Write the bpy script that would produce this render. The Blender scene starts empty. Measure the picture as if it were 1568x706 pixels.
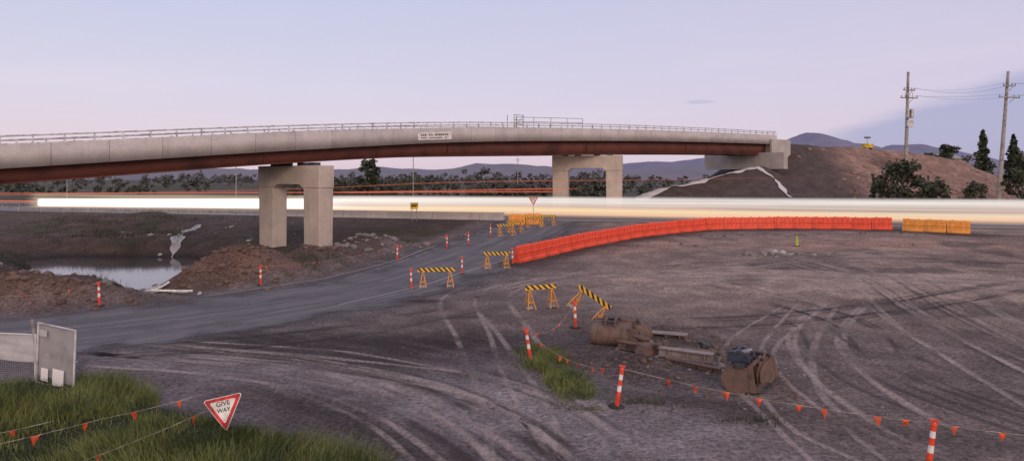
import bpy, math, random, bmesh
import numpy as np
from mathutils import Vector, Matrix
random.seed(7); rng=np.random.default_rng(7)
scene=bpy.context.scene
scene.view_settings.view_transform='Standard'; scene.view_settings.look='None'; scene.view_settings.exposure=0
COL=scene.collection
# ------------------------------------------------------------------ noise + terrain
def S(a,b,t):
    t=np.clip((t-a)/(b-a),0,1); return t*t*(3-2*t)
def vn(x,y,sc,seed=0):
    x=np.asarray(x,float)/sc; y=np.asarray(y,float)/sc
    xi=np.floor(x); yi=np.floor(y); fx=x-xi; fy=y-yi
    fx=fx*fx*(3-2*fx); fy=fy*fy*(3-2*fy)
    def hh(a,b):
        s=np.sin(a*127.1+b*311.7+seed*74.7)*43758.5453
        return s-np.floor(s)
    return (hh(xi,yi)*(1-fx)+hh(xi+1,yi)*fx)*(1-fy)+(hh(xi,yi+1)*(1-fx)+hh(xi+1,yi+1)*fx)*fy
def fbm(x,y,sc,seed=0,o=4):
    r=0;a=.5;t=0
    for i in range(o):
        r=r+a*vn(x,y,sc/2**i,seed+i*3);t+=a;a*=.5
    return r/t
def yc(x): return 90.5-(np.asarray(x,float)-13)*.28      # highway centre line
RIDGE=[(56,140,13.9),(78,147,13.2),(97,150,10.9),(112,152,5.5),(126,154,1.0)]
SPUR=[(46.5,125.5,8.9),(44.0,123.5,8.6),(34.2,118,6.7),(24.8,112,5.0),(19,109,3.5)]
ROADC=[(-60,19),(-34,24.5),(-22,29),(-14,35.5),(-8.5,43),(-4.6,53),(-1.0,66),(1.6,76),(3.5,86)]
def polydist(x,y,pts):
    d=np.full(np.shape(x),1e9)
    for a,b in zip(pts[:-1],pts[1:]):
        ax,ay=a[:2];bx,by=b[:2]
        t=np.clip(((x-ax)*(bx-ax)+(y-ay)*(by-ay))/((bx-ax)**2+(by-ay)**2),0,1)
        d=np.minimum(d,np.hypot(x-ax-t*(bx-ax),y-ay-t*(by-ay)))
    return d
def ridged(x,y,pts,flat,sl):
    e=np.full(np.shape(x),-99.)
    for a,b in zip(pts[:-1],pts[1:]):
        t=np.clip(((x-a[0])*(b[0]-a[0])+(y-a[1])*(b[1]-a[1]))/((b[0]-a[0])**2+(b[1]-a[1])**2),0,1)
        d=np.hypot(x-a[0]-t*(b[0]-a[0]),y-a[1]-t*(b[1]-a[1]))
        e=np.maximum(e,a[2]+t*(b[2]-a[2])-np.maximum(0,d-flat)*sl-np.clip((d-flat)*.25,0,1.2)*(flat>2))
    return e
def blob(x,y,cx,cy,rx,ry,rot=0,p=1.0):
    c,s=math.cos(rot),math.sin(rot); dx=x-cx;dy=y-cy
    u=(dx*c+dy*s)/rx; v=(-dx*s+dy*c)/ry
    return np.exp(-(u*u+v*v)**p)
def grassline(x): return np.where(x<-14,22.4,22.4-(x+14)*.63)
def height(x,y):
    x=np.asarray(x,float);y=np.asarray(y,float)
    s=y-yc(x)
    z=1.5*np.clip((s+52)/44,0,1)
    z=z-1.4*S(9,60,s)
    rd=polydist(x,y,ROADC)
    left=S(6,12,rd)*S(0,-12,x+ (50-y)*.25)*S(24,34,y)*S(-9,-14,s)
    z=z+left*(fbm(x,y,7,3)-.55)*1.3
    z=z-2.9*blob(x,y,-35,61,8.5,8,0,1.8)-1.7*blob(x,y,-44,66,7,4,-.3,1.5)
    z=z-1.5*blob(x,y,-27,52,4,9,.5,1.5)
    z=z-1.35*blob(x,y,-22,69,8,7,0,1.5)
    z=z+2.1*blob(x,y,-19.5,46.5,4.2,3.0,.45,1.3)*(.7+.6*fbm(x,y,2.2,9))
    z=z+1.5*blob(x,y,-15.3,53,2.6,3.6,-.3,1.3)*(.6+.8*fbm(x,y,1.6,10))
    z=z+1.2*blob(x,y,-12.5,60,3.2,3.2,0,1.2)*(.6+.8*fbm(x,y,1.5,12))
    z=z+1.6*blob(x,y,-27,37.5,5.5,2.2,.1,1.3)*(.6+.8*fbm(x,y,2.0,11))
    z=z+1.5*blob(x,y,-46,48,9,4,.0,1.3)*(.6+.8*fbm(x,y,2.0,13))
    z=z+1.0*blob(x,y,-50,88,14,6,.0,1.3)
    z=z+2.6*S(8,20,s)*S(28,45,x)*S(70,40,s)
    e=np.maximum(ridged(x,y,RIDGE,3.5,.5),ridged(x,y,SPUR,.9,.5))
    e=e+(fbm(x,y,6,21)-.5)*.9+(fbm(x,y,2.5,22)-.5)*.5
    z=np.maximum(z,e)
    g=S(1.0,-1.5,y-grassline(x))*S(0,-3,x)
    z=z+.35*g+.12*g*fbm(x,y,1.2,5)
    z=z+.28*blob(x,y,4.5,25.5,3.2,1.1,-.75)*fbm(x,y,.8,6)*1.5
    z=z+.5*blob(x,y,6.5,30.5,3,1.0,-.5)*fbm(x,y,.7,16)
    z=z-.25*blob(x,y,4.2,23.6,2.2,.8,-.8)
    flat=S(4,8,rd)
    near=S(70,45,y)
    z=z+(fbm(x,y,1.4,8)-.5)*(.03+.07*flat*near*S(12,18,np.abs(x-2)+10))
    hw=S(11.5,8.5,np.abs(s))
    z=z*(1-hw)+1.45*hw
    return z
def H(x,y): return float(height(np.array([x]),np.array([y]))[0])
# ------------------------------------------------------------------ node helpers
def newmat(name):
    m=bpy.data.materials.new(name); m.use_nodes=True
    nt=m.node_tree; nt.nodes.clear()
    out=nt.nodes.new('ShaderNodeOutputMaterial'); b=nt.nodes.new('ShaderNodeBsdfPrincipled')
    nt.links.new(b.outputs[0],out.inputs[0]); return m,nt,b,out
class N:
    def __init__(s,nt): s.nt=nt
    def node(s,t,**k):
        n=s.nt.nodes.new(t)
        for a,v in k.items(): setattr(n,a,v)
        return n
    def set(s,sock,v):
        if isinstance(v,bpy.types.NodeSocket): s.nt.links.new(v,sock)
        else: sock.default_value=v
    def math(s,op,a,b=0.,c=0.,clamp=False):
        n=s.node('ShaderNodeMath',operation=op); n.use_clamp=clamp
        s.set(n.inputs[0],a); s.set(n.inputs[1],b); s.set(n.inputs[2],c); return n.outputs[0]
    def noise(s,vec,scale,detail=4,rough=.55,dist=0.):
        n=s.node('ShaderNodeTexNoise'); s.set(n.inputs['Vector'],vec)
        n.inputs['Scale'].default_value=scale;n.inputs['Detail'].default_value=detail
        n.inputs['Roughness'].default_value=rough;n.inputs['Distortion'].default_value=dist
        return n.outputs[0]
    def range(s,v,a,b,c=0.,d=1.):
        n=s.node('ShaderNodeMapRange',interpolation_type='SMOOTHSTEP'); s.set(n.inputs[0],v)
        for i,q in enumerate((a,b,c,d)): n.inputs[i+1].default_value=q
        return n.outputs[0]
    def ramp(s,v,stops):
        r=s.node('ShaderNodeValToRGB'); s.set(r.inputs[0],v); cr=r.color_ramp
        while len(cr.elements)<len(stops): cr.elements.new(.5)
        for e_,(p_,c_) in zip(cr.elements,stops): e_.position=p_; e_.color=(*c_,1)
        return r.outputs[0]
    def mix(s,f,a,b,mode='MIX'):
        n=s.node('ShaderNodeMix',data_type='RGBA',blend_type=mode)
        s.set(n.inputs[0],f)
        s.set(n.inputs[6],a if not isinstance(a,tuple) else (*a[:3],1)); s.set(n.inputs[7],b if not isinstance(b,tuple) else (*b[:3],1))
        return n.outputs[2]
    def comb(s,x,y,z=0.):
        n=s.node('ShaderNodeCombineXYZ'); s.set(n.inputs[0],x);s.set(n.inputs[1],y);s.set(n.inputs[2],z); return n.outputs[0]
    def sep(s,v):
        n=s.node('ShaderNodeSeparateXYZ'); s.set(n.inputs[0],v); return n.outputs
    def bump(s,h,st=.5,dist=.05):
        n=s.node('ShaderNodeBump'); n.inputs['Strength'].default_value=st;n.inputs['Distance'].default_value=dist
        s.set(n.inputs['Height'],h); return n.outputs[0]
def simple(name,col,rough=.7,nscale=3.,amt=.35,metal=0.,dark=None,bump=.0,bscale=None,alpha=None):
    m,nt,b,o=newmat(name); n=N(nt)
    tc=n.node('ShaderNodeTexCoord').outputs['Object']
    f=n.noise(tc,nscale,4,.6)
    d=dark or tuple(c*.45 for c in col)
    f2=n.range(f,.5-amt*.6,.62)
    c=n.mix(f2,d,col) if amt>0 else None
    if c is not None: nt.links.new(c,b.inputs['Base Color'])
    else: b.inputs['Base Color'].default_value=(*col,1)
    b.inputs['Roughness'].default_value=rough;b.inputs['Metallic'].default_value=metal
    if alpha: b.inputs['Alpha'].default_value=alpha
    if bump>0: nt.links.new(n.bump(n.noise(tc,bscale or nscale*4,4),bump,.03),b.inputs['Normal'])
    return m
# ------------------------------------------------------------------ mesh builder
class MB:
    def __init__(s): s.v=[];s.f=[];s.m=[];s.mats=[]
    def mi(s,mat):
        if mat not in s.mats: s.mats.append(mat)
        return s.mats.index(mat)
    def add(s,vs,fs,mat):
        o=len(s.v); s.v+= [tuple(p) for p in vs]; k=s.mi(mat)
        for f in fs: s.f.append([i+o for i in f]); s.m.append(k)
    def box(s,c,sz,mat,rot=0,M=None,top=None):
        x,y,z=[q/2 for q in sz]; t=top or (1,1)
        vs=[(-x,-y,-z),(x,-y,-z),(x,y,-z),(-x,y,-z),(-x*t[0],-y*t[1],z),(x*t[0],-y*t[1],z),(x*t[0],y*t[1],z),(-x*t[0],y*t[1],z)]
        R=Matrix.Translation(Vector(c))@Matrix.Rotation(rot,4,'Z')
        if M is not None: R=Matrix.Translation(Vector(c))@M
        vs=[R@Vector(p) for p in vs]
        s.add(vs,[(0,3,2,1),(4,5,6,7),(0,1,5,4),(1,2,6,5),(2,3,7,6),(3,0,4,7)],mat)
    def tube(s,p0,p1,r0,mat,r1=None,n=8):
        p0=Vector(p0);p1=Vector(p1);r1=r0 if r1 is None else r1
        d=(p1-p0).normalized(); a=d.orthogonal().normalized(); b=d.cross(a)
        vs=[];
        for p,r in((p0,r0),(p1,r1)):
            for i in range(n):
                t=2*math.pi*i/n; vs.append(p+a*math.cos(t)*r+b*math.sin(t)*r)
        fs=[(i,(i+1)%n,n+(i+1)%n,n+i) for i in range(n)]+[tuple(range(n))[::-1],tuple(range(n,2*n))]
        s.add(vs,fs,mat)
    def poly_extrude(s,prof,a,b,fn,mat):
        n=len(prof); vs=[fn(p,a) for p in prof]+[fn(p,b) for p in prof]
        s.add(vs,[(i,(i+1)%n,n+(i+1)%n,n+i) for i in range(n)]+[tuple(range(n))[::-1],tuple(range(n,2*n))],mat)
    def obj(s,name,smooth=False,parent=None,loc=None,bevel=0):
        me=bpy.data.meshes.new(name); me.from_pydata(s.v,[],s.f)
        for m in s.mats: me.materials.append(m)
        me.polygons.foreach_set('material_index',s.m)
        if smooth: me.polygons.foreach_set('use_smooth',[True]*len(s.f))
        me.update(); o=bpy.data.objects.new(name,me); COL.objects.link(o)
        if parent: o.parent=parent
        if loc is not None: o.location=loc
        if bevel>0:
            md=o.modifiers.new('b','BEVEL'); md.width=bevel; md.segments=2; md.limit_method='ANGLE'
        return o
def npmesh(name,V,F,mat,smooth=False,attr=None):
    me=bpy.data.meshes.new(name); V=np.asarray(V,np.float32);F=np.asarray(F,np.int32)
    me.vertices.add(len(V)); me.vertices.foreach_set('co',V.ravel())
    k=F.shape[1]; me.loops.add(F.size); me.loops.foreach_set('vertex_index',F.ravel())
    me.polygons.add(len(F)); me.polygons.foreach_set('loop_start',np.arange(0,F.size,k,dtype=np.int32))
    me.polygons.foreach_set('loop_total',np.full(len(F),k,np.int32))
    if smooth: me.polygons.foreach_set('use_smooth',np.ones(len(F),bool))
    if attr:
        for an,arr in attr.items():
            a=me.color_attributes.new(an,'FLOAT_COLOR','POINT')
            a.data.foreach_set('color',np.asarray(arr,np.float32).ravel())
    me.update(calc_edges=True); me.validate()
    if mat is not None: me.materials.append(mat)
    o=bpy.data.objects.new(name,me); COL.objects.link(o); return o
def empty(name,loc=(0,0,0)):
    e=bpy.data.objects.new(name,None); e.location=loc; e.empty_display_size=.3; COL.objects.link(e); return e
def resample(pts,step):
    P=[np.array(p,float) for p in pts]; P=[2*P[0]-P[1]]+P+[2*P[-1]-P[-2]]; out=[]
    for i in range(1,len(P)-2):
        n=max(2,int(np.linalg.norm(P[i+1]-P[i])/step))
        for k in range(n):
            t=k/n
            out.append(.5*((2*P[i])+(-P[i-1]+P[i+1])*t+(2*P[i-1]-5*P[i]+4*P[i+1]-P[i+2])*t*t+(-P[i-1]+3*P[i]-3*P[i+1]+P[i+2])*t**3))
    out.append(P[-2]); return np.array(out)
def frames(P):
    T=np.gradient(P[:,:2],axis=0); T/=np.linalg.norm(T,axis=1)[:,None]
    Nn=np.stack([-T[:,1],T[:,0]],1)
    L=np.concatenate([[0],np.cumsum(np.linalg.norm(np.diff(P[:,:2],axis=0),axis=1))])
    return T,Nn,L
def ribdata(pts,w,dz,step,off,cross,zfix=None,wf=None):
    P=resample(pts,step); T,Nn,L=frames(P); k=cross+1; vs=[];at=[]
    for j in range(k):
        q=j/cross; ww=w if wf is None else wf(L/L[-1])*w
        o=off+(q-.5)*ww
        X=P[:,0]+Nn[:,0]*o; Y=P[:,1]+Nn[:,1]*o
        Z=height(X,Y)+dz if zfix is None else np.full(len(X),zfix)
        vs.append(np.stack([X,Y,Z],1)); at.append(np.stack([L/50,np.full(len(L),q),L/L[-1],np.ones(len(L))],1))
    n=len(P); i=np.arange(n-1)
    F=[np.stack([j*n+i,j*n+i+1,(j+1)*n+i+1,(j+1)*n+i],1) for j in range(cross)]
    return np.concatenate(vs),np.concatenate(F),np.concatenate(at)
def ribbon(name,pts,w,mat,dz=.03,step=.6,off=0.,cross=6,zfix=None,wf=None):
    V,F,A=ribdata(pts,w,dz,step,off,cross,zfix,wf)
    return npmesh(name,V,F,mat,True,{'uvw':A})
# ------------------------------------------------------------------ materials
def ground_material():
    m,nt,b,o=newmat('dirt_ground'); n=N(nt)
    pos=n.node('ShaderNodeNewGeometry').outputs['Position']
    at=n.node('ShaderNodeAttribute',attribute_name='Col'); col=at.outputs['Color']
    x,y,z=n.sep(pos)
    def streak(cx,cy,kr,kt,lo,hi):
        dx=n.math('SUBTRACT',x,cx);dy=n.math('SUBTRACT',y,cy)
        r=n.math('SQRT',n.math('ADD',n.math('MULTIPLY',dx,dx),n.math('MULTIPLY',dy,dy)))
        t=n.math('ARCTAN2',dy,dx)
        return n.range(n.noise(n.comb(n.math('MULTIPLY',r,kr),n.math('MULTIPLY',t,kt)),1.,3,.65,.15),lo,hi)
    s3=streak(-48,-34,1.5,5.,.45,.7)
    tr=n.math('MULTIPLY',s3,at.outputs['Alpha'])
    c1=n.mix(n.math('MULTIPLY',tr,.28),col,n.mix(.6,col,(.40,.33,.32)))
    f=n.noise(pos,.5,5,.68); c2=n.mix(n.range(f,.40,.66,.68,0.),c1,n.mix(.55,c1,(.02,.014,.012),))
    g=n.noise(pos,6.,4,.78); gg=n.range(g,.33,.67,.52,1.45)
    c3=n.mix(1.,c2,n.comb(gg,gg,gg),'MULTIPLY')
    vor=n.node('ShaderNodeTexVoronoi'); nt.links.new(pos,vor.inputs['Vector']); vor.inputs['Scale'].default_value=5.5
    st=n.range(vor.outputs['Distance'],.06,.15,1.,0.); st=n.math('MULTIPLY',st,n.range(f,.5,.62))
    c4=n.mix(n.math('MULTIPLY',st,.45),c3,(.34,.30,.29))
    nt.links.new(c4,b.inputs['Base Color'])
    b.inputs['Roughness'].default_value=.93; b.inputs['Specular IOR Level'].default_value=.2
    h=n.math('ADD',n.math('MULTIPLY',g,1.2),n.math('ADD',n.math('MULTIPLY',tr,-.2),n.math('MULTIPLY',f,1.8)))
    h=n.math('ADD',h,n.math('MULTIPLY',st,.4))
    nt.links.new(n.bump(h,.95,.14),b.inputs['Normal'])
    return m
GROUND=ground_material()
def concrete(name,base=(.46,.43,.42),stain=.5,joints=False):
    m,nt,b,o=newmat(name); n=N(nt)
    pos=n.node('ShaderNodeNewGeometry').outputs['Position']; x,y,z=n.sep(pos)
    f=n.noise(pos,.6,4,.6); c=n.mix(n.range(f,.3,.7),tuple(q*.8 for q in base),base)
    v=n.noise(n.comb(n.math('MULTIPLY',x,2.2),n.math('MULTIPLY',y,2.2),n.math('MULTIPLY',z,.12)),1.,4,.7)
    c=n.mix(n.range(v,.5,.75,0.,stain),c,tuple(q*.45 for q in base))
    g=n.noise(pos,12,3); gg=n.range(g,.3,.7,.88,1.08); c=n.mix(1.,c,n.comb(gg,gg,gg),'MULTIPLY')
    if joints:
        at=n.sep(n.node('ShaderNodeAttribute',attribute_name='uvw').outputs['Vector'])
        u=n.math('FRACT',n.math('MULTIPLY',at[0],50/4.))
        j=n.math('LESS_THAN',u,.014); c=n.mix(n.math('MULTIPLY',j,.6),c,(.1,.09,.09))
        pid=n.math('FLOOR',n.math('MULTIPLY',at[0],50/4.)); wn=n.node('ShaderNodeTexWhiteNoise',noise_dimensions='1D'); nt.links.new(pid,wn.inputs['W'])
        k=n.range(wn.outputs[0],0,1,.94,1.05); c=n.mix(1.,c,n.comb(k,k,k),'MULTIPLY')
    nt.links.new(c,b.inputs['Base Color']); b.inputs['Roughness'].default_value=.85
    nt.links.new(n.bump(g,.25,.02),b.inputs['Normal']); return m
CONC=concrete('concrete'); CONCJ=concrete('precast_parapet',(.50,.47,.47),.2,True)
CONCP=concrete('pier_concrete',(.54,.47,.415),.45)
RUST=simple('weathering_steel',(.14,.045,.033),.75,.5,.4,dark=(.065,.024,.02))
RUSTB=simple('rusty_bucket_steel',(.15,.098,.08),.85,3,.7,dark=(.042,.033,.03),bump=.7)
STEEL=simple('galvanised_steel',(.42,.42,.43),.45,2,.3,.6)
RAIL=simple('galvanised_rail',(.62,.62,.65),.5,2,.3)
DSTEEL=simple('dark_steel',(.06,.065,.075),.5,5,.4,.3)
BLUE=simple('blue_paint_worn',(.03,.045,.08),.5,6,.5,dark=(.05,.04,.035))
ORANGE=simple('orange_red_plastic',(.76,.085,.035),.55,.9,.45,dark=(.46,.055,.03))
AMBER=simple('amber_plastic',(.80,.34,.06),.55,.9,.45,dark=(.5,.2,.04))
RED=simple('bollard_orange_red',(.78,.07,.03),.45,5,.3,dark=(.5,.045,.02))
WHITE=simple('white_reflective',(.78,.78,.76),.4,4,.2,dark=(.55,.54,.52))
BLACKR=simple('black_rubber',(.03,.03,.03),.8,4,.2)
FLAG=simple('flag_orange',(.95,.13,.03),.6,3,.1)
ROPE=simple('pale_rope',(.5,.46,.42),.8,3,.1)
WOODO=simple('yellow_timber_legs',(.62,.28,.05),.7,6,.5,dark=(.3,.15,.05))
POLE=simple('timber_pole_grey',(.34,.32,.30),.9,2,.4)
YEL=simple('yellow_sign',(.85,.58,.03),.5,2,.1)
SHADE=simple('shade_cloth',(.36,.36,.375),.85,1.5,.7,dark=(.19,.19,.195),alpha=.84)
SHADE2=simple('pale_shade_cloth',(.50,.51,.54),.85,1.5,.4,dark=(.36,.36,.38),alpha=.9)
GEO=simple('geotextile_liner',(.44,.43,.44),.85,.9,.6,dark=(.15,.14,.135),bump=.5)
ROCK=simple('rock',(.20,.185,.18),.9,2,.4,bump=.6)
CLAY=simple('clay_clods',(.145,.097,.078),.95,2,.4,bump=.6)
BARK=simple('bark',(.12,.10,.085),.9,4,.4)
ROOF=simple('roof_metal',(.35,.34,.36),.6,1,.2); WALL=simple('house_wall',(.5,.47,.44),.8,1,.2)
GLASS=simple('dark_window',(.04,.05,.06),.2,1,.0)
def foliage(name,a,bcol,s1=.9):
    m,nt,b,o=newmat(name); n=N(nt)
    pos=n.node('ShaderNodeNewGeometry').outputs['Position']
    f=n.noise(pos,s1,2,.6); g=n.noise(pos,9,1)
    c=n.mix(n.range(n.math('ADD',n.math('MULTIPLY',f,.6),n.math('MULTIPLY',g,.4)),.38,.62),a,bcol)
    nt.links.new(c,b.inputs['Base Color']); b.inputs['Roughness'].default_value=.7; return m
FOL=foliage('foliage_dark',(.018,.026,.014),(.055,.07,.035)); FOL2=foliage('foliage_olive',(.03,.032,.02),(.085,.09,.05))
GRASSM=foliage('grass_blades',(.04,.062,.014),(.17,.195,.055),.6)
FARF=foliage('foliage_far_hazed',(.06,.063,.072),(.10,.10,.10)); MIDF=foliage('foliage_mid',(.032,.038,.032),(.07,.08,.058))  # far foliage: pale grey of distance haze mixed into its base colour
def stripe():
    m,nt,b,o=newmat('barricade_stripes'); n=N(nt)
    x,y,z=n.sep(n.node('ShaderNodeTexCoord').outputs['Object'])
    t=n.math('FRACT',n.math('MULTIPLY',n.math('ADD',x,z),3.1)); k=n.math('LESS_THAN',t,.5)
    c=n.mix(k,(.72,.42,.03),(.02,.02,.02)); nt.links.new(c,b.inputs['Base Color']); b.inputs['Roughness'].default_value=.5
    return m
STRIPE=stripe()
def mesh_fence_mat():
    m,nt,b,o=newmat('wire_mesh'); n=N(nt)
    x,y,z=n.sep(n.node('ShaderNodeTexCoord').outputs['Object'])
    k=None
    for s in (x,z):
        t=n.math('LESS_THAN',n.math('FRACT',n.math('MULTIPLY',s,14.)),.14); k=t if k is None else n.math('MAXIMUM',k,t)
    b.inputs['Base Color'].default_value=(.35,.35,.36,1); b.inputs['Metallic'].default_value=.4
    nt.links.new(k,b.inputs['Alpha']); return m
WIRE=mesh_fence_mat()
# ------------------------------------------------------------------ terrain sheet
def geo(a,b,n,first=0): 
    r=np.linspace(0,1,n+1)[1:]; return a+np.sign(b-a)*(abs(b-a))*( (np.exp(5*r)-1)/(math.exp(5)-1))
xs=np.concatenate([np.arange(-62,70,.36),np.arange(70,165,1.2)]); xs=np.concatenate([geo(-62,-5000,70)[::-1],xs,geo(xs[-1],5000,50)])
ys=np.concatenate([np.arange(8,36,.22),np.arange(36,70,.36),np.arange(70,172,.8)]); ys=np.concatenate([geo(8,-300,20)[::-1],ys,geo(ys[-1],6500,70)])
X,Y=np.meshgrid(xs,ys); Z=height(X,Y)
BARR=[(.3,52),(4.3,57.5),(10.9,65.5),(19.0,72),(25.5,74),(33.5,73.6),(41.4,71.2),(46.0,66.4)]
def paint(X,Y,Z):
    s=Y-yc(X); C=np.empty(X.shape+(4,)); n1=fbm(X,Y,9,31); n2=fbm(X,Y,2.2,32); n3=fbm(X,Y,5,33)
    def put(c,a):
        a=np.clip(a,0,1)[...,None]; C[...,:3]=C[...,:3]*(1-a)+np.array(c)*a
    C[...,:3]=(.225,.180,.170); C[...,3]=1
    put((.35,.26,.222),S(0,8,X-.2*(Y-40))*S(26,36,Y)*np.clip(.55+1.3*(n1-.4),0,1))
    put((.45,.345,.30),blob(X,Y,20,44,15,7,0.05,1.3)*np.clip(.3+1.2*n3,0,1))
    put((.43,.28,.22),blob(X,Y,34,60,16,5,-.1,1.2)*.85)
    put((.41,.27,.21),blob(X,Y,12,60,8,3,.5,1.2)*.7)
    put((.15,.118,.108),S(.54,.66,n3)*S(8,16,X)*S(70,60,Y)*.75)
    put((.20,.16,.158),blob(X,Y,14,24,8,3,-.2)*.7)
    put((.16,.128,.122),blob(X,Y,11,16.5,5,2,-.2)*.6)
    # yard, grey-violet compacted surface
    put((.195,.168,.178),S(7,2,X-.12*Y)*S(32,26,Y)*.9)
    put((.165,.147,.158),S(9,5,polydist(X,Y,ROADC))*.85)
    put((.37,.325,.335),blob(X,Y,.0,20.8,5.8,3.0,-.5,1.4)*np.clip(.45+n2,0,1))
    put((.34,.295,.30),blob(X,Y,5,17.3,4,1.6,-.4,1.3)*.7)
    put((.30,.26,.27),blob(X,Y,-10,24.6,6,1.3,-.25,1.3)*.7)
    put((.056,.046,.050),blob(X,Y,-9.0,28.2,6.5,2.5,-.25,1.3)*np.clip(.1+1.4*n2,0,1))
    put((.050,.041,.045),blob(X,Y,-2.6,28.4,4.8,2.8,0,1.3)*np.clip(.05+1.8*n2,0,1))
    put((.075,.062,.065),blob(X,Y,-4.6,25,6,1.1,-.35,1.3)*np.clip(n2*1.4,0,1))
    put((.070,.058,.060),blob(X,Y,-5.9,20.0,3.8,1.1,-.65,1.3)*.9)
    put((.08,.064,.066),blob(X,Y,-2.9,16.9,2.8,1.0,-.6,1.3)*.85)
    put((.045,.035,.035),blob(X,Y,-5.3,37.8,1.6,.5,.1,2)*.9)
    put((.055,.045,.045),blob(X,Y,-2.2,33.5,1.2,.4,.3,2)*.7)
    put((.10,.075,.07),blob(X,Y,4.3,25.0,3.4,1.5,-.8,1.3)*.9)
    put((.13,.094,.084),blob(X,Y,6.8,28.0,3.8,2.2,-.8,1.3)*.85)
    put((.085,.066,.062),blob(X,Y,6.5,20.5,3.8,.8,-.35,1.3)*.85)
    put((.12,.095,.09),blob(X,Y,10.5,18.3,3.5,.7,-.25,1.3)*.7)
    put((.29,.25,.25),blob(X,Y,3.6,38,5,2.0,.1,1.3)*.5)
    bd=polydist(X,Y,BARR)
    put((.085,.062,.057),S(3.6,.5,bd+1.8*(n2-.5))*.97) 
    lf=S(6.5,9,polydist(X,Y,ROADC))*S(0,-9,X+(50-Y)*.2)*S(28,36,Y)*S(0,-8,s)
    put((.105,.078,.070),lf*.92); C[...,3]*=(1-lf)
    put((.175,.108,.085),blob(X,Y,-19.5,46,5,3.6,.45,1.2)*(.5+n2))
    put((.165,.105,.084),blob(X,Y,-27,37,7,2.8,.1,1.2)*(.4+n2)); put((.16,.11,.09),blob(X,Y,-15,53,3,4,0,1.2)*.6)
    put((.16,.105,.085),lf*blob(X,Y,-50,70,12,14,0,1.2)*.8)
    put((.055,.065,.028),lf*S(.56,.68,fbm(X,Y,5,44))*.7)
    put((.04,.032,.03),S(-.5,-1.2,Z)*(s<0))
    put((.15,.105,.09),S(-26,-12,s)*S(-8,-20,X)*(s<-8)*.7)
    far=S(9,16,s)
    put((.11,.10,.085),far); put((.06,.07,.04),far*S(.42,.6,fbm(X,Y,40,51))*.8); put((.15,.14,.12),S(60,200,s)*S(.55,.65,fbm(X,Y,120,52))*.7)
    C[...,3]*=(1-far)
    em=S(1.8,3.5,Z)*(s>9)
    put((.105,.082,.078),em*.97); put((.33,.215,.18),em*S(60,71,X-.1*(Y-120)+6*(n1-.5))*np.clip(.55+1.0*n2,0,1))
    put((.09,.06,.05),em*S(.6,.7,n3)*S(62,73,X)*.7)
    put((.06,.075,.035),em*S(108,116,X+.3*(130-Y))*.6)
    g=S(.6,-.6,Y-grassline(X)+1.2*(n2-.5))*S(0,-2,X+.0*Y)
    g=np.maximum(g,0); put((.035,.045,.018),g); C[...,3]*=(1-g)
    g2=blob(X,Y,1.55,24.4,.75,3.0,.45,1.6); put((.05,.055,.026),g2*.85)
    C[...,:3]*=(.80+.40*n1)[...,None]
    return C
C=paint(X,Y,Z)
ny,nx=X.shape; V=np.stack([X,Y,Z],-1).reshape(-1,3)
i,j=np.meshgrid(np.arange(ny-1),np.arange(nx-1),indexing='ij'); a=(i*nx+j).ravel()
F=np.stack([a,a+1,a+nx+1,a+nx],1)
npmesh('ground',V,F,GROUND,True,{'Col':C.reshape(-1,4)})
# ------------------------------------------------------------------ roads
def road_mat(name,base,edge=.0,streaks=.3):
    m,nt,b,o=newmat(name); n=N(nt)
    at=n.sep(n.node('ShaderNodeAttribute',attribute_name='uvw').outputs['Vector'])
    pos=n.node('ShaderNodeNewGeometry').outputs['Position']
    st=n.noise(n.comb(n.math('MULTIPLY',at[0],4.),n.math('MULTIPLY',at[1],22.)),1.,4,.6)
    c=n.mix(n.range(st,.4,.65),base,tuple(q*1.6 for q in base))
    f=n.noise(pos,.4,4,.6); c=n.mix(n.range(f,.45,.7,0.,.55),c,tuple(q*.55 for q in base))
    g=n.noise(pos,14,3); gg=n.range(g,.3,.7,.8,1.15); c=n.mix(1.,c,n.comb(gg,gg,gg),'MULTIPLY')
    nt.links.new(c,b.inputs['Base Color']); b.inputs['Roughness'].default_value=.82
    nt.links.new(n.bump(n.math('ADD',g,f),.4,.03),b.inputs['Normal'])
    if edge>0:
        d=n.math('ABSOLUTE',n.math('SUBTRACT',at[1],.5))
        d=n.math('ADD',d,n.math('MULTIPLY',n.math('SUBTRACT',f,.5),.4))
        d=n.math('ADD',d,n.range(at[2],0.1,.38,.34,0.))
        nt.links.new(n.range(d,.5-edge,.48,1.,0.),b.inputs['Alpha'])
    return m
ribbon('access_road',ROADC,12,road_mat('dusty_asphalt',(.096,.090,.101),.22),.035,.5,cross=16)
HX=[(x,float(yc(x))) for x in (-900,-400,-200,-120,-85,-40,13,65,120,200,400)]
ribbon('highway',HX,15.,road_mat('highway_asphalt',(.13,.12,.125)),0,1.5,cross=8,zfix=1.5)
LINE=simple('road_paint',(.7,.69,.66),.6,2,.6,dark=(.3,.29,.28))
for o_ in (-6.6,6.6): ribbon('edge_line',HX,.14,LINE,0,3,off=o_,cross=1,zfix=1.512)
ribbon('centre_line',HX,.14,LINE,0,3,off=0,cross=1,zfix=1.512)
FADED=simple('faded_paint',(.34,.32,.32),.8,1.6,.9,dark=(.14,.13,.135))
ribbon('edge_line',[(-9.5,36.5),(-6.3,42),(-3.7,47.5),(-.4,53.5),(3.2,60)],.15,FADED,.055,.5,cross=1)
ribbon('edge_line',[(-18,39),(-13.3,45.3),(-9.6,53),(-7.0,62)],.11,FADED,.055,.5,cross=1)
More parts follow.
